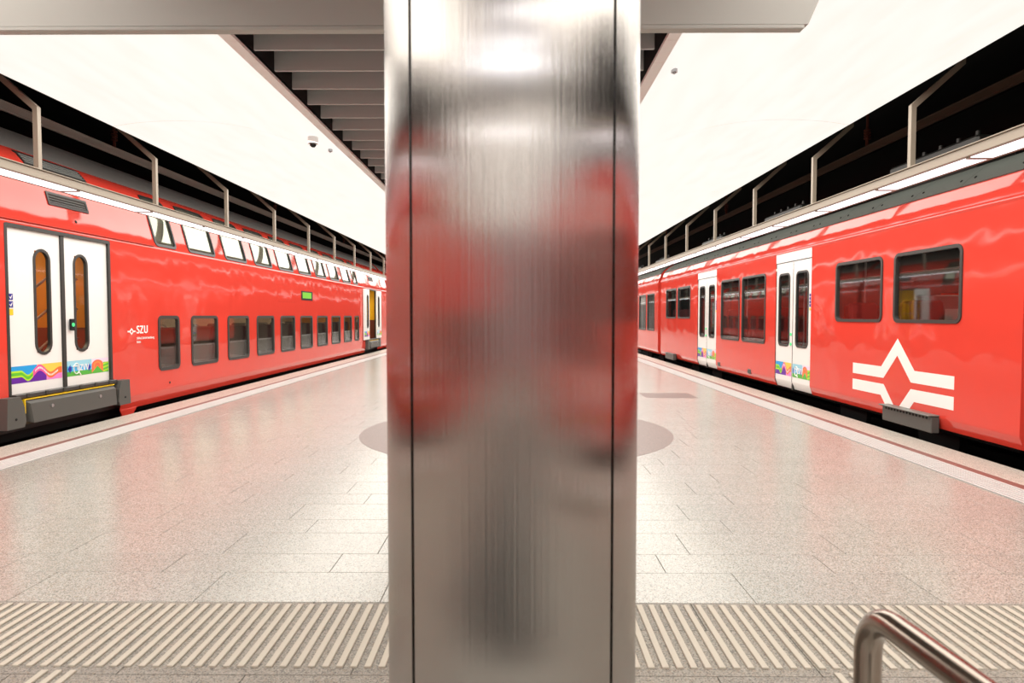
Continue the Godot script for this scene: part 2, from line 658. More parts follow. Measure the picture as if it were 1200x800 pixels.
# ------------------------------------------------------------------ double-deck car on the left
func double_deck(d_shift: float, label: String, open_door: bool, full: bool) -> void:
	var W := 2.8
	var prof := [Vector2(0.05, 0.04), Vector2(0.004, 0.22), Vector2(0.0, 0.245), Vector2(0.0, 0.265), Vector2(0.0, 2.62), Vector2(0.0, 2.64), Vector2(0.003, 2.65), Vector2(0.012, 2.66), Vector2(0.148, 3.165), Vector2(0.20, 3.33), Vector2(0.27, 3.47), Vector2(0.37, 3.585), Vector2(0.50, 3.67)]
	var h := Hull.new(-1.0, 6.05, prof)
	var c0 := 5.25 + d_shift
	var c1 := 30.55 + d_shift
	var car := thing("double_deck_railcar", label, "train car", Vector3.ZERO, "cars of the train on the left track")
	var bays := [[10.91, 11.60]]
	for k in 8:
		bays.append([12.02 + 1.5275 * k, 13.105 + 1.5275 * k])
	bays.append([24.22, 24.90])
	var holes := []
	for b in bays:
		holes.append([b[0] + 0.045 + d_shift, b[1] - 0.045 + d_shift, 0.57 + 0.045, 1.50 - 0.045])
		holes.append([b[0] + 0.035 + d_shift, b[1] - 0.035 + d_shift, 2.675 + 0.035, 3.53 - 0.035])
	var doors := [[7.66, 9.66], [26.13, 28.13]]
	for q in doors:
		holes.append([q[0] + 0.02 + d_shift, q[1] - 0.02 + d_shift, 0.50 + 0.02, 2.61 - 0.02])
		holes.append([q[0] - 0.15 + d_shift, q[1] + 0.22 + d_shift, 0.0, 0.50])
	put(skin(h, c0, c1, 0.04, 3.67, holes), "body_shell", M.red, car)
	var roof := [Vector2(0.50, 3.67), Vector2(0.60, 3.79), Vector2(0.75, 3.93), Vector2(0.92, 4.04), Vector2(1.1, 4.115), Vector2(1.4, 4.16), Vector2(1.7, 4.115), Vector2(1.88, 4.04), Vector2(2.05, 3.93), Vector2(2.2, 3.79), Vector2(2.3, 3.67)]
	put(roof_mesh(h, roof, c0, c1), "roof", M.roof, car)
	var far := flipped(prof, W)
	put(roof_mesh(h, far, c0, c1), "far_shell", M.red, car)
	var outline := prof.duplicate()
	outline.append_array(roof.slice(1, -1))
	outline.append_array(far)
	car_ends(car, h, outline, c0, c1)
	gangway(car, -7.45, c1, c1 + 0.4, 3.0)
	var uf := MB.new()
	uf.box(Vector3(-7.45, 0.0, -(c0 + c1) / 2), Vector3(2.3, 0.14, c1 - c0 - 0.6), 0.02)
	put(uf.mesh(), "underframe", M.black, car)
	wheels(car, -7.45, [c0 + 2.6, c0 + 5.0, c1 - 5.0, c1 - 2.6])
	for b in bays:
		window(car, h, b[0] + d_shift, b[1] + d_shift, 0.565, 1.505, 0.10, 0.055, M.window, M.frame)
		window(car, h, b[0] + d_shift, b[1] + d_shift, 2.67, 3.535, 0.09, 0.045, M.window_upper, M.rubber)
	# interior
	var inn := MB.new()
	inn.box(Vector3(-7.45, 0.10, -(c0 + c1) / 2), Vector3(2.5, 0.06, c1 - c0 - 0.2))
	put(inn.mesh(), "lower_floor", M.car_floor, car)
	inn = MB.new()
	inn.box(Vector3(-7.45, 1.98, -17.9 - d_shift), Vector3(2.5, 0.10, 14.6))
	put(inn.mesh(), "upper_deck", M.lining, car)
	inn = MB.new()
	inn.box(Vector3(-8.72, 1.7, -(c0 + c1) / 2), Vector3(0.04, 3.1, c1 - c0 - 0.2))
	put(inn.mesh(), "wall_lining", M.lining, car)
	for x in [10.6, 25.2]:
		inn = MB.new()
		inn.box(Vector3(-7.45, 1.7, -x - d_shift), Vector3(2.45, 3.1, 0.05))
		put(inn.mesh(), "partition", M.tan, car)
	inn = MB.new()
	inn.box(Vector3(-7.45, 1.91, -17.9 - d_shift), Vector3(0.22, 0.03, 13.8))
	put(inn.mesh(), "interior_light", M.inner_led, car)
	area(car, Vector3(-7.45, 1.88, -17.9 - d_shift), Vector2(0.22, 13.8), 13.0, Color(1.0, 0.90, 0.74))
	for q in doors:
		inn = MB.new()
		var dm: float = (q[0] + q[1]) / 2 + d_shift
		inn.box(Vector3(-7.3, 2.75, -dm), Vector3(0.5, 0.03, 1.2))
		put(inn.mesh(), "interior_light", M.inner_led, car)
		area(car, Vector3(-7.3, 2.72, -dm), Vector2(0.5, 1.2), 20.0, Color(1.0, 0.88, 0.68))
		inn = MB.new()
		inn.box(Vector3(-7.45, 2.80, -dm), Vector3(2.45, 0.05, 2.6))
		put(inn.mesh(), "vestibule_ceiling", M.lining, car)
		inn = MB.new()
		inn.box(Vector3(-7.9, 1.35, -dm - 0.15), Vector3(0.05, 2.5, 1.5))
		put(inn.mesh(), "partition", M.yellow if open_door and q[0] > 20 else M.tan, car)
		inn = MB.new()
		inn.box(Vector3(-6.95, 1.45, -dm - 1.35), Vector3(1.5, 2.55, 0.04))
		put(inn.mesh(), "partition", M.yellow if open_door and q[0] > 20 else M.tan, car)
		inn = MB.new()
		inn.box(Vector3(-6.95, 0.72, -dm - 1.31), Vector3(1.5, 1.2, 0.03))
		put(inn.mesh(), "stair_panel", M.brown, car)
		for k in 3:
			inn = MB.new()
			inn.tube([Vector3(-6.7, 0.6 + 0.45 * k, -dm + 0.3), Vector3(-6.7, 1.15 + 0.45 * k, -dm - 0.6), Vector3(-6.7, 1.15 + 0.45 * k, -dm - 1.2)], 0.018, 8)
			put(inn.mesh(), "handrail", M.alu, car)
		inn = MB.new()
		inn.tube([Vector3(-6.6, 0.13, -dm - 0.75), Vector3(-6.6, 2.78, -dm - 0.75)], 0.02, 8)
		put(inn.mesh(), "grab_pole", M.yellow, car)
	var sm := seat_mesh()
	for b in bays:
		var m: float = (b[0] + b[1]) / 2 + d_shift
		for x in [-6.45, -8.3]:
			for tw in [0.0, PI]:
				var st := put(sm, "seat", M.seat, car, Vector3(x, 0.13, -m + (0.42 if tw == 0.0 else -0.42)))
				st.rotation.y = tw
	# doors
	for q in doors:
		var a: float = q[0] + d_shift
		var b: float = q[1] + d_shift
		var fr := put(ring(h, a, b, 0.50, 2.61, 0.03, 0.045, 0.004, -0.10), "door_frame", M.rubber, car)
		var opened: bool = open_door and q[0] > 20
		var leaves := [[a + 0.04, a + 0.972], [b - 0.972, b - 0.04]]
		var off := -0.03
		if opened:
			leaves = [[a - 0.62, a + 0.285], [b - 0.285, b + 0.62]]
			off = 0.07
		else:
			var cs := MB.new()
			cs.box(Vector3(-6.075, 1.555, -(a + b) / 2), Vector3(0.03, 2.08, 0.068), 0.004)
			put(cs.mesh(), "door_seal", M.rubber, fr)
		for i in 2:
			var L: Array = leaves[i]
			var wc: float = (L[0] + L[1]) / 2 + (0.13 if i == 0 else -0.12)
			leaf(car, h, L[0], L[1], 0.545, 2.575, [wc - 0.15, wc + 0.15, 1.0, 2.355], 0.149, off, i, [L[0] + 0.015, L[1] - 0.015, 0.675, 0.885])
		if not opened:
			var wb := MB.new()
			wb.box(Vector3(-6.05, 1.38, -(b - 0.965) - 0.10), Vector3(0.03, 0.16, 0.075), 0.008)
			var btn := put(wb.mesh(), "door_button", M.black, car)
			wb = MB.new()
			wb.tube([Vector3(-6.036, 1.38, -(b - 0.965) - 0.10), Vector3(-6.028, 1.38, -(b - 0.965) - 0.10)], 0.027, 14)
			put(wb.mesh(), "button_light", M.green_light, btn)
			for k in 3:
				wb = MB.new()
				wb.box(h.pos(a + 0.105, 1.73 - 0.092 * k, -0.028), Vector3(0.004, 0.075, 0.075))
				var stk := put(wb.mesh(), "sticker", M.yellow if k == 2 else M.blue, car)
				if k < 2:
					wb = MB.new()
					wb.slab(PackedVector2Array([Vector2(-0.5, 0.1), Vector2(0.0, -0.1), Vector2(0.5, 0.55), Vector2(0.5, 0.25), Vector2(0.05, -0.55)]), func(p: Vector2) -> Vector3: return h.pos(a + 0.105 + p.x * 0.05, 1.73 - 0.092 * k + p.y * 0.05, -0.025), Vector3(0.001, 0, 0))
					put(wb.mesh(), "sticker_mark", M.print_white, stk)
		# sill and folding step below the door
		var sl := MB.new()
		sl.box(Vector3(-6.02, 0.525, -(a + b) / 2), Vector3(0.10, 0.05, b - a - 0.03), 0.006)
		var sill := put(sl.mesh(), "door_sill", M.frame, car)
		for k in 6:
			sl = MB.new()
			sl.box(Vector3(-5.968, 0.53, -(a + 0.2 + k * (b - a - 0.4) / 5.0)), Vector3(0.015, 0.05, 0.05), 0.004)
			put(sl.mesh(), "sill_clip", M.rubber, sill)
		sl = MB.new()
		var zc := -(a + b) / 2 - 0.02
		var hw := (b - a) / 2 - 0.13
		# folded step: sloping front with splayed ends
		var top := [Vector3(-5.99, 0.47, zc + hw), Vector3(-5.99, 0.47, zc - hw)]
		var low := [Vector3(-5.915, 0.19, zc + hw - 0.07), Vector3(-5.915, 0.19, zc - hw + 0.02)]
		var mid := [Vector3(-5.925, 0.43, zc + hw - 0.03), Vector3(-5.925, 0.43, zc - hw + 0.03)]
		sl.quad(top[0], top[1], mid[1], mid[0], Vector3(1, 1, 0))
		sl.quad(mid[0], mid[1], low[1], low[0], Vector3(1, 0, 0))
		var bk := [top[0] + Vector3(-0.06, -0.02, 0), top[1] + Vector3(-0.06, -0.02, 0), low[1] + Vector3(-0.13, 0.02, 0), low[0] + Vector3(-0.13, 0.02, 0)]
		sl.quad(bk[0], bk[1], bk[2], bk[3], Vector3(-1, 0, 0))
		sl.quad(low[0], low[1], bk[2], bk[3], Vector3(0, -1, 0))
		sl.quad(top[0], top[1], bk[1], bk[0], Vector3(0, 1, 0))
		for e in 2:
			var sg := Vector3(0, 0, 1 if e == 0 else -1)
			sl.quad(top[e], mid[e], low[e], bk[3 - e], sg)
			sl.tri(top[e], bk[3 - e], bk[e], sg)
		var stp := put(sl.mesh(), "folding_step", M.step, car)
		sl = MB.new()
		sl.box(Vector3(-5.985, 0.482, zc), Vector3(0.03, 0.014, hw * 2 + 0.03))
		sl.box(Vector3(-5.975, 0.40, zc + hw + 0.012), Vector3(0.03, 0.17, 0.016))
		put(sl.mesh(), "yellow_edge", M.yellow, stp)
		for sx in [-0.55, 0.55]:
			sl = MB.new()
			sl.tube([Vector3(-5.93, 0.36, zc + hw * sx), Vector3(-5.914, 0.36, zc + hw * sx)], 0.022, 12)
			put(sl.mesh(), "bolt", M.alu, stp)
		for e in [[a - 0.05, 1.0], [b + 0.10, -1.0]]:
			sl = MB.new()
			var pl := PackedVector2Array([Vector2(-0.14, 0.16), Vector2(0.13, 0.16), Vector2(0.16, 0.22), Vector2(0.14, 0.40), Vector2(0.08, 0.53), Vector2(-0.12, 0.53)])
			sl.slab(pl, func(p: Vector2) -> Vector3: return Vector3(-6.06, p.y, -(e[0] + e[1] * p.x)), Vector3(0.13, 0, 0))
			var br := put(sl.mesh(), "step_bracket", M.step, car)
			sl = MB.new()
			sl.tube([Vector3(-5.935, 0.27, -e[0]), Vector3(-5.925, 0.27, -e[0])], 0.015, 8)
			put(sl.mesh(), "bolt", M.black, br)
		# skirt corner beside the step
		if q[0] < 20:
			sl = MB.new()
			sl.slab(PackedVector2Array([Vector2(b + 0.22, 0.05), Vector2(b + 0.27, -0.06), Vector2(b + 0.55, -0.06), Vector2(b + 0.66, 0.05)]), func(p: Vector2) -> Vector3: return Vector3(-6.10, p.y, -p.x), Vector3(0.012, 0, 0))
			put(sl.mesh(), "skirt_corner", M.red, car)
		# rain gutter and ventilation grille over the door
		sl = MB.new()
		sl.box(Vector3(-6.04, 2.665, -(a + b) / 2 - 0.5), Vector3(0.03, 0.02, 3.4), 0.006)
		put(sl.mesh(), "rain_gutter", M.red, car)
		grille(car, h, a + 0.88, a + 1.68, 2.96, 3.14)
	grille(car, h, 8.35 + d_shift, 9.55 + d_shift, 3.44, 3.62)
	if full:
		for q in [[9.0, 2.80, 0.022], [11.25, 0.34, 0.02]]:
			var kh := MB.new()
			kh.tube([h.pos(q[0], q[1], 0.0), h.pos(q[0], q[1], 0.004)], q[2], 10)
			put(kh.mesh(), "lock_socket", M.black, car)
		# operator's name and mark, destination display
		var lg := MB.new()
		lg.slab(PackedVector2Array([Vector2(0, -0.012), Vector2(0, 0.012), Vector2(0.055, 0.012), Vector2(0.105, 0.055), Vector2(0.155, 0.012), Vector2(0.21, 0.012), Vector2(0.21, -0.012), Vector2(0.155, -0.012), Vector2(0.105, -0.055), Vector2(0.055, -0.012)]), func(p: Vector2) -> Vector3: return h.pos(10.05 + p.x, 1.255 + p.y, 0.001), h.nrm(1.0) * 0.002)
		var mk := put(lg.mesh(), "operator_mark", M.print_white, car)
		lg = MB.new()
		lg.slab(PackedVector2Array([Vector2(0.105 - 0.026, 0), Vector2(0.105, 0.026), Vector2(0.105 + 0.026, 0), Vector2(0.105, -0.026)]), func(p: Vector2) -> Vector3: return h.pos(10.05 + p.x, 1.255 + p.y, 0.003), h.nrm(1.0) * 0.001)
		put(lg.mesh(), "mark_centre", M.red, mk)
		lettering("SZU", 0.125, M.print_white, "lettering", car, h.pos(10.28, 1.175, 0.002), -1, 1.1)
		lettering("Sihltal Zürich Uetliberg", 0.034, M.print_white, "lettering", car, h.pos(10.29, 1.115, 0.002), -1, 0.95)
		lettering("Bahn", 0.034, M.print_white, "lettering", car, h.pos(10.29, 1.055, 0.002), -1, 0.95)
		lg = MB.new()
		lg.box(h.pos(18.74, 2.075, 0.0), Vector3(0.02, 0.26, 1.0), 0.006)
		var dp := put(lg.mesh(), "destination_display", M.black, car)
		lg = MB.new()
		lg.box(h.pos(18.72, 2.085, 0.008), Vector3(0.012, 0.17, 0.78))
		put(lg.mesh(), "display_screen", M.display, dp)
		lg = MB.new()
		lg.box(h.pos(17.1, 2.075, 0.0), Vector3(0.006, 0.42, 1.35), 0.002)
		put(lg.mesh(), "hatch_cover", M.red, car)

func grille(car: Node3D, h: Hull, d0: float, d1: float, y0: float, y1: float) -> void:
	var g := put(ring(h, d0, d1, y0, y1, 0.01, 0.03, 0.012, -0.02), "vent_frame", M.frame, car)
	put(pane(h, d0 + 0.02, d1 - 0.02, y0 + 0.02, y1 - 0.02, 0.002), "vent_backing", M.roof_grey, g)
	for k in 4:
		var y := lerpf(y0 + 0.04, y1 - 0.04, k / 3.0)
		var mb := MB.new()
		var a := h.pos((d0 + d1) / 2, y, 0.006)
		mb.box(a, Vector3(0.016, 0.012, d1 - d0 - 0.05))
		put(mb.mesh(), "louvre", M.frame, g)

# ------------------------------------------------------------------ single-deck car on the right
func single_deck(c0: float, label: String, tall_ends: bool, full: bool) -> void:
	var W := 2.8
	var prof := [Vector2(0.05, 0.145), Vector2(0.004, 0.27), Vector2(0.0, 0.29), Vector2(0.0, 0.31), Vector2(0.0, 2.65), Vector2(0.0, 2.665), Vector2(-0.012, 2.68), Vector2(-0.012, 2.70), Vector2(0.004, 2.715), Vector2(0.0097, 2.73), Vector2(0.1013, 2.97), Vector2(0.107, 2.985), Vector2(0.114, 2.995)]
	var h := Hull.new(1.0, 5.05, prof)
	var c1 := c0 + 16.2
	var k0 := c0 - 6.50
	var car := thing("single_deck_railcar", label, "train car", Vector3.ZERO, "cars of the train on the right track")
	var wins := [[7.39, 8.72, 1.41, 2.325], [8.99, 10.30, 1.41, 2.325], [13.18, 14.56, 0.93, 2.36], [14.70, 16.03, 0.93, 2.36], [18.86, 20.33, 1.42, 2.38], [20.51, 21.89, 1.42, 2.38]]
	if tall_ends:
		for i in [0, 1]:
			wins[i][2] = 0.95
		wins[0][0] = 7.09
		wins[0][1] = 8.38
		wins[1][0] = 8.65
		wins[1][1] = 10.02
	var doors := [[11.16, 12.67], [16.42, 18.10]]
	var holes := []
	for w in wins:
		holes.append([w[0] + 0.04 + k0, w[1] - 0.04 + k0, w[2] + 0.04, w[3] - 0.04])
	for q in doors:
		holes.append([q[0] + k0, q[1] + k0, 0.0, 2.66])
	put(skin(h, c0, c1, 0.145, 2.995, holes), "body_shell", M.red, car)
	var roof := [Vector2(0.114, 2.995), Vector2(0.16, 3.055), Vector2(0.28, 3.17), Vector2(0.5, 3.29), Vector2(0.9, 3.40), Vector2(1.4, 3.44), Vector2(1.9, 3.40), Vector2(2.3, 3.29), Vector2(2.52, 3.17), Vector2(2.64, 3.055), Vector2(2.686, 2.995)]
	put(roof_mesh(h, roof, c0, c1), "roof", M.rubber, car)
	var far := flipped(prof, W)
	put(roof_mesh(h, far, c0, c1), "far_shell", M.red, car)
	var outline := prof.duplicate()
	outline.append_array(roof.slice(1, -1))
	outline.append_array(far)
	car_ends(car, h, outline, c0, c1)
	gangway(car, 6.45, c1, c1 + 0.45, 2.7)
	var mb := MB.new()
	mb.box(Vector3(6.45, 0.12, -(c0 + c1) / 2), Vector3(2.3, 0.14, c1 - c0 - 0.6), 0.02)
	put(mb.mesh(), "underframe", M.black, car)
	wheels(car, 6.45, [c0 + 2.2, c0 + 4.4, c1 - 4.4, c1 - 2.2])
	# cover plates along the roof edge, each with two bolts
	var e := Hull.new(1.0, 5.05, [Vector2(0.106, 2.985), Vector2(0.16, 3.055), Vector2(0.28, 3.17), Vector2(0.42, 3.25)])
	var np := 17
	for k in np:
		var a := c0 + 0.19 + k * (c1 - c0 - 0.21) / np
		var b := a + (c1 - c0 - 0.21) / np - 0.012
		var pl := MB.new()
		for j in 3:
			var ya: float = e.prof[j].y
			var yb: float = e.prof[j + 1].y
			var sa := (ya - 2.96) * 0.55
			var sb := (yb - 2.96) * 0.55
			pl.quadn(e.pos(a - sa, ya, 0.014), e.pos(b - sa, ya, 0.014), e.pos(b - sb, yb, 0.014), e.pos(a - sb, yb, 0.014), e.nrm(ya), e.nrm(ya), e.nrm(yb), e.nrm(yb))
		pl.quad(e.pos(a, 2.985, 0.014), e.pos(b, 2.985, 0.014), e.pos(b, 2.985, -0.004), e.pos(a, 2.985, -0.004), Vector3(0, -1, 0))
		var o := put(pl.mesh(), "roof_edge_plate", M.roof_grey, car)
		for f in [0.12, 0.88]:
			var bt := MB.new()
			var p := e.pos(lerpf(a, b, f) - 0.06, 3.06, 0.012)
			bt.tube([p, p + e.nrm(3.06) * 0.010], 0.016, 8)
			put(bt.mesh(), "bolt", M.black, o)
	# gear on the roof
	for k in 3:
		mb = MB.new()
		var dz := c0 + 2.6 + k * 5.0
		mb.box(Vector3(5.95, 3.55, -dz), Vector3(0.5, 0.40, 1.9), 0.03)
		for j in 5:
			mb.tube([Vector3(5.85, 3.72, -dz + 0.75 - j * 0.36), Vector3(5.85, 3.84, -dz + 0.75 - j * 0.36)], 0.03, 8)
		put(mb.mesh(), "roof_equipment", M.frame, car)
	for w in wins:
		window(car, h, w[0] + k0, w[1] + k0, w[2], w[3], 0.10, 0.042, M.window, M.frame)
	# interior
	mb = MB.new()
	mb.box(Vector3(6.45, 0.28, -(c0 + c1) / 2), Vector3(2.5, 0.06, c1 - c0 - 0.2))
	put(mb.mesh(), "car_floor", M.car_floor, car)
	mb = MB.new()
	mb.box(Vector3(7.72, 1.5, -(c0 + c1) / 2), Vector3(0.04, 2.4, c1 - c0 - 0.2))
	put(mb.mesh(), "wall_lining", M.lining_dark, car)
	mb = MB.new()
	mb.box(Vector3(6.45, 2.72, -(c0 + c1) / 2), Vector3(2.5, 0.05, c1 - c0 - 0.2))
	put(mb.mesh(), "car_ceiling", M.lining_dark, car)
	mb = MB.new()
	mb.box(Vector3(6.75, 2.68, -(c0 + c1) / 2), Vector3(0.16, 0.03, c1 - c0 - 1.0))
	put(mb.mesh(), "interior_light", M.inner_led, car)
	area(car, Vector3(6.75, 2.66, -(c0 + c1) / 2), Vector2(0.16, c1 - c0 - 1.0), 2.2, Color(1.0, 0.93, 0.82))
	for x in [10.75, 13.0, 16.2, 18.5]:
		mb = MB.new()
		mb.box(Vector3(7.1, 1.0, -x - k0), Vector3(1.1, 1.4, 0.04))
		put(mb.mesh(), "partition", M.seat_red, car)
		mb = MB.new()
		mb.tube([Vector3(5.75, 0.3, -x - k0), Vector3(5.75, 2.7, -x - k0)], 0.018, 8)
		put(mb.mesh(), "grab_pole", M.alu, car)
	for y in [2.15]:
		mb = MB.new()
		mb.tube([Vector3(6.0, y, -c0 - 0.8), Vector3(6.0, y, -c1 + 0.8)], 0.016, 8)
		put(mb.mesh(), "grab_rail", M.alu, car)
	if full:
		mb = MB.new()
		mb.box(Vector3(6.35, 1.05, -9.6), Vector3(0.7, 1.5, 0.5), 0.02)
		var cb := put(mb.mesh(), "cabinet", M.cabinet, car)
		mb = MB.new()
		mb.box(Vector3(6.35, 1.25, -9.33), Vector3(0.42, 0.7, 0.01))
		put(mb.mesh(), "notice", M.print_white, cb)
		mb = MB.new()
		mb.box(Vector3(7.1, 1.2, -10.2), Vector3(0.9, 1.3, 0.05))
		put(mb.mesh(), "partition", M.red, car)
	var sm := seat_mesh()
	for w in wins:
		var m: float = (w[0] + w[1]) / 2 + k0
		for x in [5.50, 7.35]:
			for tw in [0.0, PI]:
				var st := put(sm, "seat", M.seat_red, car, Vector3(x, 0.55 if w[2] > 1.2 else 0.31, -m + (0.42 if tw == 0.0 else -0.42)))
				st.rotation.y = tw
	# doors
	for q in doors:
		var a: float = q[0] + k0
		var b: float = q[1] + k0
		var m := (a + b) / 2
		put(skin(h, a, b, 2.505, 2.672, [], 0.001), "door_header", M.white, car)
		mb = MB.new()
		mb.box(Vector3(5.10, 1.33, -m), Vector3(0.03, 2.36, b - a), 0.0)
		mb = MB.new()
		mb.box(Vector3(5.085, 1.33, -m), Vector3(0.03, 2.38, 0.05))
		put(mb.mesh(), "door_seal", M.rubber, car)
		mb = MB.new()
		mb.box(Vector3(5.075, 2.503, -m), Vector3(0.02, 0.02, b - a))
		put(mb.mesh(), "door_seal", M.rubber, car)
		for i in 2:
			# i = 0 is the leaf on the reader's left, the farther one
			var L := [m + 0.012, b] if i == 0 else [a, m - 0.012]
			var wc: float = (L[0] + L[1]) / 2
			leaf(car, h, L[0], L[1], 0.15, 2.492, [wc - 0.255, wc + 0.255, 0.93, 2.30], 0.11, -0.012, i, [L[0] + 0.02, L[1] - 0.02, 0.385, 0.63])
		for y in [0.98, 1.16]:
			mb = MB.new()
			mb.tube([Vector3(5.066, y, -m - 0.06), Vector3(5.048, y, -m - 0.06)], 0.028, 12)
			put(mb.mesh(), "door_button", M.green_light, car)
		for k in 5:
			mb = MB.new()
			mb.box(Vector3(5.060, 1.86 - 0.06 * k, -a - 0.06), Vector3(0.004, 0.045, 0.05))
			put(mb.mesh(), "sticker", M.yellow if k == 4 else M.blue, car)
	if full:
		# big white mark of the operator
		var up := PackedVector2Array([Vector2(9.735, 0.803), Vector2(8.985, 0.803), Vector2(8.612, 1.20), Vector2(8.236, 0.803), Vector2(7.486, 0.803), Vector2(7.486, 0.648), Vector2(8.306, 0.648), Vector2(8.612, 0.975), Vector2(8.925, 0.648), Vector2(9.735, 0.648)])
		var lo := PackedVector2Array([Vector2(9.735, 0.564), Vector2(8.918, 0.564), Vector2(8.612, 0.238), Vector2(8.306, 0.564), Vector2(7.486, 0.564), Vector2(7.486, 0.408), Vector2(8.232, 0.408), Vector2(8.40, 0.22), Vector2(8.80, 0.22), Vector2(8.985, 0.408), Vector2(9.735, 0.408)])
		for pl in [up, lo]:
			mb = MB.new()
			mb.slab(pl, func(p: Vector2) -> Vector3: return Vector3(5.0495, maxf(p.y, 0.22), -p.x), Vector3(-0.002, 0, 0))
			put(mb.mesh(), "white_chevron", M.print_white, car)
		mb = MB.new()
		mb.box(Vector3(5.01, 0.195, -8.26), Vector3(0.10, 0.20, 1.04), 0.008)
		var sb := put(mb.mesh(), "foot_step", M.step, car)
		mb = MB.new()
		mb.box(Vector3(4.985, 0.305, -8.26), Vector3(0.14, 0.016, 1.06), 0.004)
		put(mb.mesh(), "tread", M.roof_grey, sb)
		for k in 14:
			mb = MB.new()
			var z := -7.83 - k * 0.066
			mb.tube([Vector3(4.965, 0.27, z), Vector3(4.955, 0.27, z)], 0.016, 8)
			put(mb.mesh(), "tread_hole", M.black, sb)
		for q in [[14.05, 0.30], [16.15, 0.30]]:
			mb = MB.new()
			mb.box(Vector3(5.05, q[1], -q[0]), Vector3(0.012, 0.10, 0.20), 0.003)
			put(mb.mesh(), "socket_flap", M.frame, car)
		mb = MB.new()
		mb.box(Vector3(5.0, 0.20, -21.0), Vector3(0.10, 0.20, 1.1), 0.008)
		put(mb.mesh(), "foot_step", M.step, car)
	if tall_ends:
		# a lit notice behind the far window and one above it
		mb = MB.new()
		mb.box(Vector3(5.10, 2.12, -(k0 + 9.45)), Vector3(0.01, 0.36, 0.95))
		put(mb.mesh(), "window_notice", M.print_white, car)

# ------------------------------------------------------------------ lights
func area(parent: Node3D, at: Vector3, size: Vector2, radiance: float, col: Color, tilt := 0.0) -> void:
	# size.x across the track, size.y along it; shines downwards, tilted about the track axis
	var l := AreaLight3D.new()
	l.name = "area_light"
	parent.add_child(l, true)
	l.position = at
	var down := Vector3(sin(tilt), -cos(tilt), 0)
	var z := -down
	var y := Vector3(0, 0, -1)
	var x := y.cross(z).normalized()
	l.transform = Transform3D(Basis(x, y, z), at)
	l.area_size = size
	l.area_normalize_energy = true
	l.light_energy = radiance * size.x * size.y / PI
	l.light_color = col
	l.area_range = 80.0
	l.shadow_enabled = true

const REAR := -16.0   # depth of the end wall behind the camera
const FAR := 84.0     # depth of the end wall ahead
const SA := -6.4      # stair opening behind the camera: depths and sides
const SB := -0.35
const SL := -1.66
const SR := 0.65
const MIDX := -0.505  # middle of the platform

func _ready() -> void:
	rng.seed = 42
	# ---- camera
	var cam := Camera3D.new()
	cam.name = "camera"
	cam.fov = rad_to_deg(2.0 * atan(400.0 / 760.0))
	cam.position = Vector3(0, 1.5, 0)
	cam.rotation = Vector3(-atan(30.0 / 760.0), atan(5.0 / 760.0), 0)
	cam.near = 0.05
	cam.far = 200.0
	var ca := CameraAttributesPhysical.new()
	ca.frustum_focal_length = 22.8
	ca.frustum_focus_distance = 9.0
	ca.exposure_aperture = 4.5
	cam.attributes = ca
	add_child(cam)
	cam.current = true
	# ---- environment: underground, no sky
	var env := Environment.new()
	env.background_mode = Environment.BG_COLOR
	env.background_color = Color.BLACK
	env.tonemap_mode = Environment.TONE_MAPPER_LINEAR
	env.tonemap_exposure = 1.0
	env.sdfgi_enabled = true
	env.ssao_enabled = true
	env.ssil_enabled = true
	var we := WorldEnvironment.new()
	we.name = "environment"
	we.environment = env
	add_child(we)
	make_materials()
	build_lights()
	build_setting()
	build_floor()
	double_deck(0.0, "red double-deck train car with white doors and lettering on the left track", true, true)
	double_deck(-25.75, "red double-deck train car behind the viewer on the left track", false, false)
	double_deck(25.75, "farther red double-deck train car past the open doors on the left track", false, false)
	single_deck(6.50, "red single-deck train car with big white mark on the right track", false, true)
	single_deck(6.50 - 16.65, "red single-deck train car behind the viewer on the right track", false, false)
	single_deck(6.50 + 16.65, "farther red single-deck train car beyond the dark gap on the right track", true, false)
	build_stairs()
	build_things()

# ------------------------------------------------------------------ luminous ceilings and light troughs
func membrane_profile() -> Array:
	# half-width from the platform's middle, height
	var o := []
	var q := [Vector2(1.752, 3.63), Vector2(2.455, 3.876), Vector2(3.175, 4.08), Vector2(3.70, 4.16), Vector2(4.20, 4.18), Vector2(4.70, 4.155), Vector2(5.045, 4.105)]
	for i in q.size() - 1:
		for k in 3:
			o.append((q[i] as Vector2).cubic_interpolate(q[i + 1], q[maxi(i - 1, 0)], q[mini(i + 2, q.size() - 1)], k / 3.0))
	o.append(q[-1])
	return o

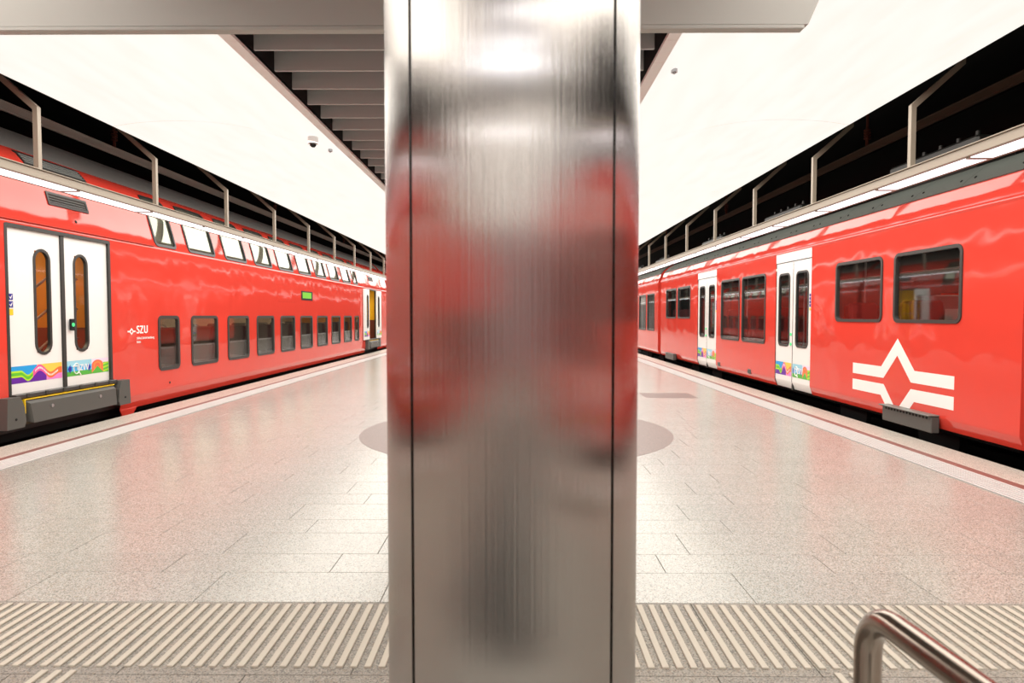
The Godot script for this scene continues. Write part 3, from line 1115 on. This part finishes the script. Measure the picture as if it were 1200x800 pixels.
func build_lights() -> void:
	var prof := membrane_profile()
	for s in [-1.0, 1.0]:
		var side := "left" if s < 0 else "right"
		var t := thing("luminous_ceiling_light", "glowing white stretched ceiling panel above the %s half of the platform" % side, "ceiling light", Vector3.ZERO, "luminous ceilings over the platform")
		# opaque tray above the cloth
		var mb := MB.new()
		var poly := PackedVector2Array()
		for p in prof:
			poly.append(Vector2(p.x, p.y + 0.02))
		for i in range(prof.size() - 1, -1, -1):
			poly.append(Vector2(prof[i].x, prof[i].y + 0.14))
		mb.slab(poly, func(p: Vector2) -> Vector3: return Vector3(MIDX + s * p.x, p.y, -FAR), Vector3(0, 0, FAR - REAR))
		put(mb.mesh(), "tray", M.dark, t)
		var step := 5.0
		var d := REAR
		while d < FAR - 0.1:
			var m := MB.new()
			for i in prof.size() - 1:
				var A: Vector2 = prof[i]
				var B: Vector2 = prof[i + 1]
				var ta := (prof[i + 1] - prof[maxi(i - 1, 0)] as Vector2).normalized()
				var tb := (prof[mini(i + 2, prof.size() - 1)] - prof[i] as Vector2).normalized()
				var na := Vector3(s * ta.y, -ta.x, 0)
				var nb := Vector3(s * tb.y, -tb.x, 0)
				var e0 := d + 0.002
				var e1 := d + step - 0.002
				m.quadn(Vector3(MIDX + s * A.x, A.y, -e0), Vector3(MIDX + s * A.x, A.y, -e1), Vector3(MIDX + s * B.x, B.y, -e1), Vector3(MIDX + s * B.x, B.y, -e0), na, na, nb, nb, Vector2(i / 9.0, e0 * 0.13), Vector2(i / 9.0, e1 * 0.13), Vector2((i + 1) / 9.0, e1 * 0.13), Vector2((i + 1) / 9.0, e0 * 0.13))
			put(m.mesh(), "light_membrane", M.membrane, t)
			d += step
		var a: Vector2 = prof[0]
		var b: Vector2 = prof[-1]
		var tilt := atan2(b.y - a.y, b.x - a.x)
		area(t, Vector3(MIDX + s * (a.x + b.x) / 2, (a.y + b.y) / 2 - 0.03, -(FAR + REAR) / 2), Vector2((b - a).length() - 0.1, FAR - REAR - 1.0), 3.0, Color(1.0, 0.975, 0.935), s * tilt)
		# light trough over the platform edge, hung from cranked posts
		var xi := -5.58 if s < 0 else 4.55
		var xo := -5.885 if s < 0 else 4.855
		var xm := (xi + xo) / 2
		t = thing("light_trough", "long beige lamp trough on cranked posts along the %s train" % side, "light fixture", Vector3.ZERO, "lamp troughs over the platform edges")
		mb = MB.new()
		mb.box(Vector3(xm, 3.158, -(FAR + REAR) / 2), Vector3(absf(xo - xi), 0.105, FAR - REAR - 0.4), 0.008)
		put(mb.mesh(), "trough_body", M.beige, t)
		mb = MB.new()
		mb.box(Vector3(xi - s * 0.006, 3.212, -(FAR + REAR) / 2), Vector3(0.03, 0.012, FAR - REAR - 0.4), 0.003)
		mb.box(Vector3(xo - s * 0.012, 3.103, -(FAR + REAR) / 2), Vector3(0.024, 0.018, FAR - REAR - 0.4), 0.003)
		put(mb.mesh(), "trough_lip", M.beige, t)
		var k := 0
		d = 6.68 - 13 * 1.67
		while d < FAR - 2.0:
			mb = MB.new()
			mb.box(Vector3(xm, 3.102, -d - 0.835), Vector3(0.225, 0.01, 1.61))
			put(mb.mesh(), "light_panel", M.led, t)
			mb = MB.new()
			mb.box(Vector3(xm, 3.098, -d), Vector3(0.25, 0.016, 0.05), 0.002)
			put(mb.mesh(), "panel_joint", M.beige, t)
			d += 1.67
		area(t, Vector3(xm, 3.085, -(FAR + REAR) / 2), Vector2(0.22, FAR - REAR - 1.0), 2.6, Color(0.97, 0.98, 1.0))
		d = 7.73 - 9 * 2.51
		while d < FAR - 1.0:
			mb = MB.new()
			var w := 0.058
			# cranked post drawn as a flat-sided bar: up, outwards, up
			var pl := PackedVector2Array([Vector2(-w / 2, 3.21), Vector2(-w / 2, 3.965), Vector2(0.53, 4.465), Vector2(0.53, 5.34), Vector2(0.53 + w, 5.34), Vector2(0.53 + w, 4.43), Vector2(w / 2, 3.93), Vector2(w / 2, 3.21)])
			mb.slab(pl, func(p: Vector2) -> Vector3: return Vector3(xm - s * 0.06 + s * p.x, p.y, -d - 0.03), Vector3(0, 0, 0.06))
			put(mb.mesh(), "post", M.beige, t)
			d += 2.51

# ------------------------------------------------------------------ walls, track, ceiling
func build_setting() -> void:
	var len := FAR - REAR
	var zm := -(FAR + REAR) / 2
	for q in [["wall_left", Vector3(-9.6, 2.2, zm), Vector3(0.3, 6.6, len + 0.6)], ["wall_right", Vector3(8.6, 2.2, zm), Vector3(0.3, 6.6, len + 0.6)], ["wall_back", Vector3(-0.5, 2.2, -FAR - 0.15), Vector3(18.5, 6.6, 0.3)], ["wall_front", Vector3(-0.5, 2.2, -REAR + 0.15), Vector3(18.5, 6.6, 0.3)]]:
		var mb := MB.new()
		mb.box(q[1], q[2])
		var o := put(mb.mesh(), q[0], M.rear if q[0] == "wall_front" else M.pale_wall if q[0] == "wall_back" else M.dark, self)
		o.set_meta("kind", "structure")
	var mb := MB.new()
	mb.box(Vector3(-0.5, 5.5, zm), Vector3(18.5, 0.3, len + 0.6))
	var c: Node3D = put(mb.mesh(), "ceiling", M.dark, self)
	c.set_meta("kind", "structure")
	# cross baffles in the middle of the ceiling
	c = setting("ceiling_baffles")
	mb = MB.new()
	mb.box(Vector3.ZERO, Vector3(3.235, 0.27, 0.022), 0.003)
	var bm := mb.mesh()
	var d := 5.325 - 0.449 * 44
	while d < 34.0:
		put(bm, "baffle", M.slat, c, Vector3(MIDX, 3.645 + 0.135, -d))
		d += 0.449
	# frame panels along both inner edges of the glowing ceilings
	var kk := 1
	for s in [-1.0, 1.0]:
		var t := setting("trim_%d" % kk)
		kk += 1
		mb = MB.new()
		mb.box(Vector3.ZERO, Vector3(0.097, 0.03, 0.446), 0.002)
		var pm := mb.mesh()
		d = 5.10 - 0.449 * 44
		while d < 34.0:
			put(pm, "frame_panel", M.frame_panel, t, Vector3(MIDX + s * 1.706, 3.625 + 0.015, -d - 0.2245))
			d += 0.449
		mb = MB.new()
		mb.box(Vector3(MIDX + s * 1.70, 4.1, -(5.1 - 0.449 * 44 + 34.0) / 2), Vector3(0.04, 0.8, 34.0 - 5.1 + 0.449 * 44))
		put(mb.mesh(), "upstand", M.black, t)
	# track beds and rails
	for q in [[-1.0, -7.45, -7.75], [1.0, 6.45, 6.7]]:
		var tb := setting("floor_track_left" if q[0] < 0 else "floor_track_right")
		mb = MB.new()
		mb.box(Vector3(q[1] + q[0] * 0.1, -0.85, zm), Vector3(3.9, 0.4, len + 0.6))
		put(mb.mesh(), "track_bed", M.dark, tb)
		for r in [-0.75, 0.75]:
			mb = MB.new()
			mb.box(Vector3(q[1] + r, -0.59, zm), Vector3(0.07, 0.13, len), 0.01)
			put(mb.mesh(), "rail", M.frame, tb)

# ------------------------------------------------------------------ platform floor
func tile_box(a: float, b: float, d0: float, d1: float) -> MB:
	var mb := MB.new()
	mb.box(Vector3((a + b) / 2, -0.02, -(d0 + d1) / 2), Vector3(b - a - 0.0035, 0.04, d1 - d0 - 0.0035), 0.0015)
	return mb

func build_floor() -> void:
	var fl := setting("floor")
	var len := FAR - REAR
	var zm := -(FAR + REAR) / 2
	var XL := -5.005
	var XR := 4.05
	var mb := MB.new()
	for q in [[-5.8, 4.8, SB, FAR], [-5.8, 4.8, REAR, SA], [-5.8, SL, SA, SB], [SR, 4.8, SA, SB]]:
		mb.box(Vector3((q[0] + q[1]) / 2, -0.4895, -(q[2] + q[3]) / 2), Vector3(q[1] - q[0], 0.97, q[3] - q[2]), 0.0)
	put(mb.mesh(), "platform_slab", M.joint, fl)
	# rows 0.395 and 0.295 deep in turn, from the joint at d = 3.34 both ways
	var rows := []
	var d := 3.34 - 0.69 * 28
	var i := 0
	while d < FAR:
		var w := 0.395 if i % 2 == 0 else 0.295
		if d > REAR:
			rows.append([d, minf(d + w, FAR), i])
		d += w
		i += 1
	var offs := {56: 0.38, 57: 0.0, 58: 0.22, 59: 0.62, 60: 0.40, 61: 0.86}
	var count := 0
	var rest := [MB.new(), MB.new(), MB.new()]
	for r in rows:
		var off: float = offs.get(r[2], rng.randf())
		var x := -6.0 + off - 0.02
		while x < XR:
			var a := maxf(x, XL)
			var b := minf(x + 0.985, XR)
			x += 0.985
			if b - a < 0.03:
				continue
			var mi := rng.randi() % 3
			var seen: bool = r[1] > 2.62 and (absf(a) < r[1] * 0.83 or absf(b) < r[1] * 0.83)
			if r[0] < SB and r[1] > SA:
				# beside the stair opening
				for q in [[a, minf(b, SL)], [maxf(a, SR), b]]:
					if q[1] - q[0] > 0.03:
						rest[mi].box(Vector3((q[0] + q[1]) / 2, -0.02, -(r[0] + r[1]) / 2), Vector3(q[1] - q[0] - 0.0035, 0.04, r[1] - r[0] - 0.0035), 0.0)
			elif seen and count < 300:
				put(tile_box(a, b, r[0], r[1]).mesh(), "tile", M.tile[mi] if r[0] > 3.2 else M.tile_rough[mi], fl)
				count += 1
			else:
				rest[mi].box(Vector3((a + b) / 2, -0.02, -(r[0] + r[1]) / 2), Vector3(b - a - 0.0035, 0.04, r[1] - r[0] - 0.0035), 0.0)
	for k in 3:
		var o := put(rest[k].mesh(), "tile_field", M.tile[k], fl)
		o.set_meta("kind", "stuff")
	# round inlay and a square cover in darker stone
	mb = MB.new()
	for k in 72:
		var a0 := TAU * k / 72
		var a1 := TAU * (k + 1) / 72
		var c := Vector3(0.0, 0.0015, -8.42)
		mb.tri(c, c + Vector3(cos(a0), 0, sin(a0)) * 2.0, c + Vector3(cos(a1), 0, sin(a1)) * 2.0, Vector3.UP)
		mb.quad(c + Vector3(cos(a0), 0, sin(a0)) * 2.0, c + Vector3(cos(a1), 0, sin(a1)) * 2.0, c + Vector3(cos(a1), -0.01, sin(a1)) * 2.0, c + Vector3(cos(a0), -0.01, sin(a0)) * 2.0, Vector3(cos(a0), 0, sin(a0)))
	put(mb.mesh(), "round_inlay", M.inlay, fl)
	mb = MB.new()
	mb.box(Vector3(2.85, 0.0, -12.2), Vector3(0.95, 0.004, 0.75))
	put(mb.mesh(), "cover_slab", M.inlay, fl)
	# attention strip: raised bars across the platform
	mb = MB.new()
	mb.box(Vector3.ZERO, Vector3(0.029, 0.016, 0.60), 0.002)
	var bar := mb.mesh()
	var x := -4.99
	while x < XR:
		put(bar, "tactile_bar", M.bar, fl, Vector3(x, 0.0, -3.005))
		x += 0.0605
	for q in [[-1.99, 3], [1.345, 3]]:
		for k in q[1]:
			put(bar, "tactile_bar", M.bar, fl, Vector3(q[0] + 0.0605 * k, 0.0, -2.37))
	# platform edges: white ribs, brown line, coping stones
	for s in [-1.0, 1.0]:
		var e0 := XL if s < 0 else XR
		for k in 7:
			mb = MB.new()
			mb.box(Vector3(e0 + s * (0.022 + 0.0465 * k), -0.008, zm), Vector3(0.0295, 0.036, len), 0.002)
			put(mb.mesh(), "edge_rib", M.rib, fl)
		mb = MB.new()
		mb.box(Vector3(e0 + s * 0.163, -0.02, zm), Vector3(0.325, 0.028, len))
		put(mb.mesh(), "rib_bed", M.groove, fl)
		mb = MB.new()
		mb.box(Vector3(e0 + s * 0.385, -0.018, zm), Vector3(0.115, 0.038, len), 0.001)
		put(mb.mesh(), "edge_line", M.edge_line, fl)
		var edge := -5.91 if s < 0 else 4.91
		var w := absf(edge - e0) - 0.446
		d = REAR
		while d < FAR:
			mb = MB.new()
			mb.box(Vector3(edge - s * w / 2, -0.075, -d - 1.0), Vector3(w, 0.15, 1.996), 0.006)
			put(mb.mesh(), "coping_stone", M.edge, fl)
			d += 2.0

# ------------------------------------------------------------------ stairs down, behind the camera
func build_stairs() -> void:
	var t := setting("stairs")
	var n := 19
	for k in n:
		var mb := MB.new()
		var d0 := SB - 0.31 * k
		mb.box(Vector3((SL + SR) / 2, -0.17 * (k + 1) - 0.09, -(d0 - 0.155)), Vector3(SR - SL, 0.18, 0.33), 0.006)
		put(mb.mesh(), "step", M.tile_rough[k % 3], t)
	for x in [SL - 0.02, SR + 0.02]:
		var mb := MB.new()
		mb.box(Vector3(x, -1.55, -(SA + SB) / 2), Vector3(0.04, 3.1, SB - SA))
		put(mb.mesh(), "side_wall", M.slat, t)
	var mb := MB.new()
	mb.box(Vector3((SL + SR) / 2, -1.55, -SA + 0.02), Vector3(SR - SL, 3.1, 0.04))
	put(mb.mesh(), "end_wall", M.dark, t)

# ------------------------------------------------------------------ column, rail, sign and small things
func build_things() -> void:
	# brushed steel column: four quarter shells with open joints round a dark core
	var R := 0.30
	var base := Vector3(-0.01, 0, -1.575)
	var t := thing("column", "brushed stainless steel round column in the middle of the platform", "column", base)
	for q in 4:
		var mb := MB.new()
		var c := PI / 2 * q + PI / 2 - 0.009
		var half := PI / 4 - 0.0165
		var nseg := 28
		for k in nseg:
			var a0 := c - half + 2 * half * k / nseg
			var a1 := c - half + 2 * half * (k + 1) / nseg
			var n0 := Vector3(cos(a0), 0, sin(a0))
			var n1 := Vector3(cos(a1), 0, sin(a1))
			var top := Vector3(0, 4.2, 0)
			var u0 := float(k) / nseg
			var u1 := float(k + 1) / nseg
			mb.quadn(n0 * R, n1 * R, n1 * R + top, n0 * R + top, n0, n1, n1, n0, Vector2(u0, 1), Vector2(u1, 1), Vector2(u1, 0), Vector2(u0, 0))
		for e in [c - half, c + half]:
			var n0 := Vector3(cos(e), 0, sin(e))
			mb.quad(n0 * R, n0 * (R - 0.025), n0 * (R - 0.025) + Vector3(0, 4.2, 0), n0 * R + Vector3(0, 4.2, 0), Vector3(-sin(e), 0, cos(e)) * (1 if e > c else -1))
		put(mb.mesh(), "steel_shell", M.steel, t)
	var cm := MB.new()
	cm.tube([Vector3(0, 0, 0), Vector3(0, 4.2, 0)], R - 0.02, 32)
	put(cm.mesh(), "core", M.black, t)
	# handrail: a bent steel tube
	t = thing("handrail", "bent stainless steel tube handrail in the right foreground", "handrail", Vector3(0.70, 0, -1.27))
	var pts := [Vector3(0.0, 0, 0), Vector3(0.0, 0.84, 0)]
	for k in range(1, 8):
		var a := PI / 2 * k / 7.0
		pts.append(Vector3(0.004 * k / 7.0, 0.84 + 0.08 * sin(a), 0.08 * (1 - cos(a))))
	pts.append(Vector3(0.06, 0.92, 0.9))
	pts.append(Vector3(0.16, 0.92, 2.4))
	var hm := MB.new()
	hm.tube(pts, 0.0255, 20)
	put(hm.mesh(), "tube", M.rail_steel, t)
	hm = MB.new()
	hm.tube([Vector3(0.16, 0, 2.35), Vector3(0.16, 0.92, 2.35)], 0.0255, 16)
	put(hm.mesh(), "post", M.rail_steel, t)
	for p in [Vector3(0, 0, 0), Vector3(0.16, 0, 2.35)]:
		hm = MB.new()
		hm.tube([p, p + Vector3(0, 0.012, 0)], 0.055, 20)
		put(hm.mesh(), "base_plate", M.rail_steel, t)
	var left_rail := t.duplicate()
	left_rail.name = numbered("handrail")
	add_child(left_rail)
	left_rail.position = Vector3(-1.71, 0, -1.0)
	left_rail.set_meta("label", "bent stainless steel tube handrail on the far side of the stairs")
	for c in left_rail.get_children():
		c.scale.x = -1.0
		c.position.x = -c.position.x
	for q in [[-1.49, 3.36, 0.40, 0.6, "topmost"], [-1.49, 3.157, -0.12, 0.6, "second highest"], [-1.49, 3.04, -0.1, 1.3, "third highest"], [-3.2, 3.085, -0.3, 1.7, "lowest"]]:
		var lamp := thing("ceiling_lamp", "slim white lamp above the stairs, %s of four mirrored in the column" % q[4], "lamp", Vector3(q[2], q[1], -q[0]), "lamps over the stairs")
		var wide: float = q[3]
		hm = MB.new()
		hm.box(Vector3(0, 0.02, 0.01), Vector3(wide + 0.03, 0.03, 0.12), 0.006)
		put(hm.mesh(), "housing", M.white, lamp)
		hm = MB.new()
		hm.box(Vector3(0, 0.0, 0), Vector3(wide, 0.02, 0.10), 0.004)
		put(hm.mesh(), "light_diffuser", M.lamp, lamp)
		area(lamp, Vector3(0, -0.015, 0), Vector2(wide, 0.10), 14.0, Color(0.96, 0.97, 1.0))
	# hanging board across the platform
	t = thing("hanging_board", "wide grey overhead board with a slanted right end behind the column", "sign board", Vector3(0, 2.93, -3.3))
	hm = MB.new()
	hm.slab(PackedVector2Array([Vector2(-2.85, 0.022), Vector2(1.455, 0.022), Vector2(1.618, 0.40), Vector2(1.618, 0.44), Vector2(-2.85, 0.44)]), func(p: Vector2) -> Vector3: return Vector3(p.x, p.y, -0.05), Vector3(0, 0, 0.05))
	put(hm.mesh(), "panel", M.sign, t)
	hm = MB.new()
	hm.box(Vector3(-0.707, 0.011, -0.025), Vector3(4.286, 0.022, 0.053), 0.004)
	put(hm.mesh(), "bottom_rail", M.sign, t)
	for x in [-2.2, 1.0]:
		hm = MB.new()
		hm.tube([Vector3(x, 0.44, -0.025), Vector3(x, 0.72, -0.025)], 0.02, 10)
		put(hm.mesh(), "hanger", M.beige, t)
	var rear_board := thing("hanging_board", "wide grey overhead board above the stairs behind the viewer", "sign board", Vector3(0, 2.93, 1.6))
	hm = MB.new()
	hm.box(Vector3(MIDX, 0.30, 0), Vector3(6.0, 0.60, 0.08), 0.006)
	put(hm.mesh(), "panel", M.sign, rear_board)
	# dome camera and sprinkler heads on the glowing ceiling
	var prof := membrane_profile()
	t = thing("dome_camera", "small white dome security camera on the left glowing ceiling", "camera", Vector3(-2.50, 3.665, -8.05))
	hm = MB.new()
	hm.tube([Vector3(0, 0.03, 0), Vector3(0, -0.05, 0)], 0.062, 20)
	put(hm.mesh(), "housing", M.white, t)
	var sp := SphereMesh.new()
	sp.radius = 0.042
	sp.height = 0.084
	sp.radial_segments = 20
	sp.rings = 10
	put(sp, "dome", mat(Color(0.03, 0.03, 0.04), 0.08), t, Vector3(0, -0.055, 0))
	for q in [[Vector3(-2.43, 3.655, -8.55), "left"], [Vector3(1.40, 3.665, -5.85), "right"]]:
		t = thing("sprinkler_head", "tiny metal sprinkler head in the %s glowing ceiling" % q[1], "sprinkler", q[0], "sprinkler heads")
		hm = MB.new()
		hm.tube([Vector3(0, 0.02, 0), Vector3(0, -0.010, 0)], 0.028, 14)
		hm.tube([Vector3(0, -0.01, 0), Vector3(0, -0.022, 0)], 0.012, 10)
		put(hm.mesh(), "head", M.alu, t)
	# overhead conductor rails above the tracks
	for s in [-1.0, 1.0]:
		var x := -7.45 if s < 0 else 6.45
		t = thing("conductor_rail", "%s overhead conductor rail above the %s train roof" % ["silvery" if s < 0 else "brownish", "left" if s < 0 else "right"], "conductor rail", Vector3.ZERO, "overhead conductor rails")
		hm = MB.new()
		hm.box(Vector3(x, 4.60, -(FAR + REAR) / 2), Vector3(0.10, 0.02, FAR - REAR - 0.4), 0.004)
		hm.box(Vector3(x - 0.03, 4.545, -(FAR + REAR) / 2), Vector3(0.012, 0.10, FAR - REAR - 0.4))
		hm.box(Vector3(x + 0.03, 4.545, -(FAR + REAR) / 2), Vector3(0.012, 0.10, FAR - REAR - 0.4))
		hm.box(Vector3(x, 4.49, -(FAR + REAR) / 2), Vector3(0.04, 0.03, FAR - REAR - 0.4), 0.004)
		put(hm.mesh(), "profile", M.pale_wall if s < 0 else M.rail_brown, t)
		var d := 12.1 - 8 * 3
		while d < FAR - 1:
			hm = MB.new()
			hm.tube([Vector3(x, 4.61, -d), Vector3(x, 4.72, -d)], 0.03, 10)
			for k in 4:
				hm.tube([Vector3(x, 4.74 + 0.05 * k, -d), Vector3(x, 4.765 + 0.05 * k, -d)], 0.06, 12)
			hm.tube([Vector3(x, 4.70, -d), Vector3(x, 5.35, -d)], 0.025, 10)
			put(hm.mesh(), "insulator", M.brown, t)
			d += 8.0
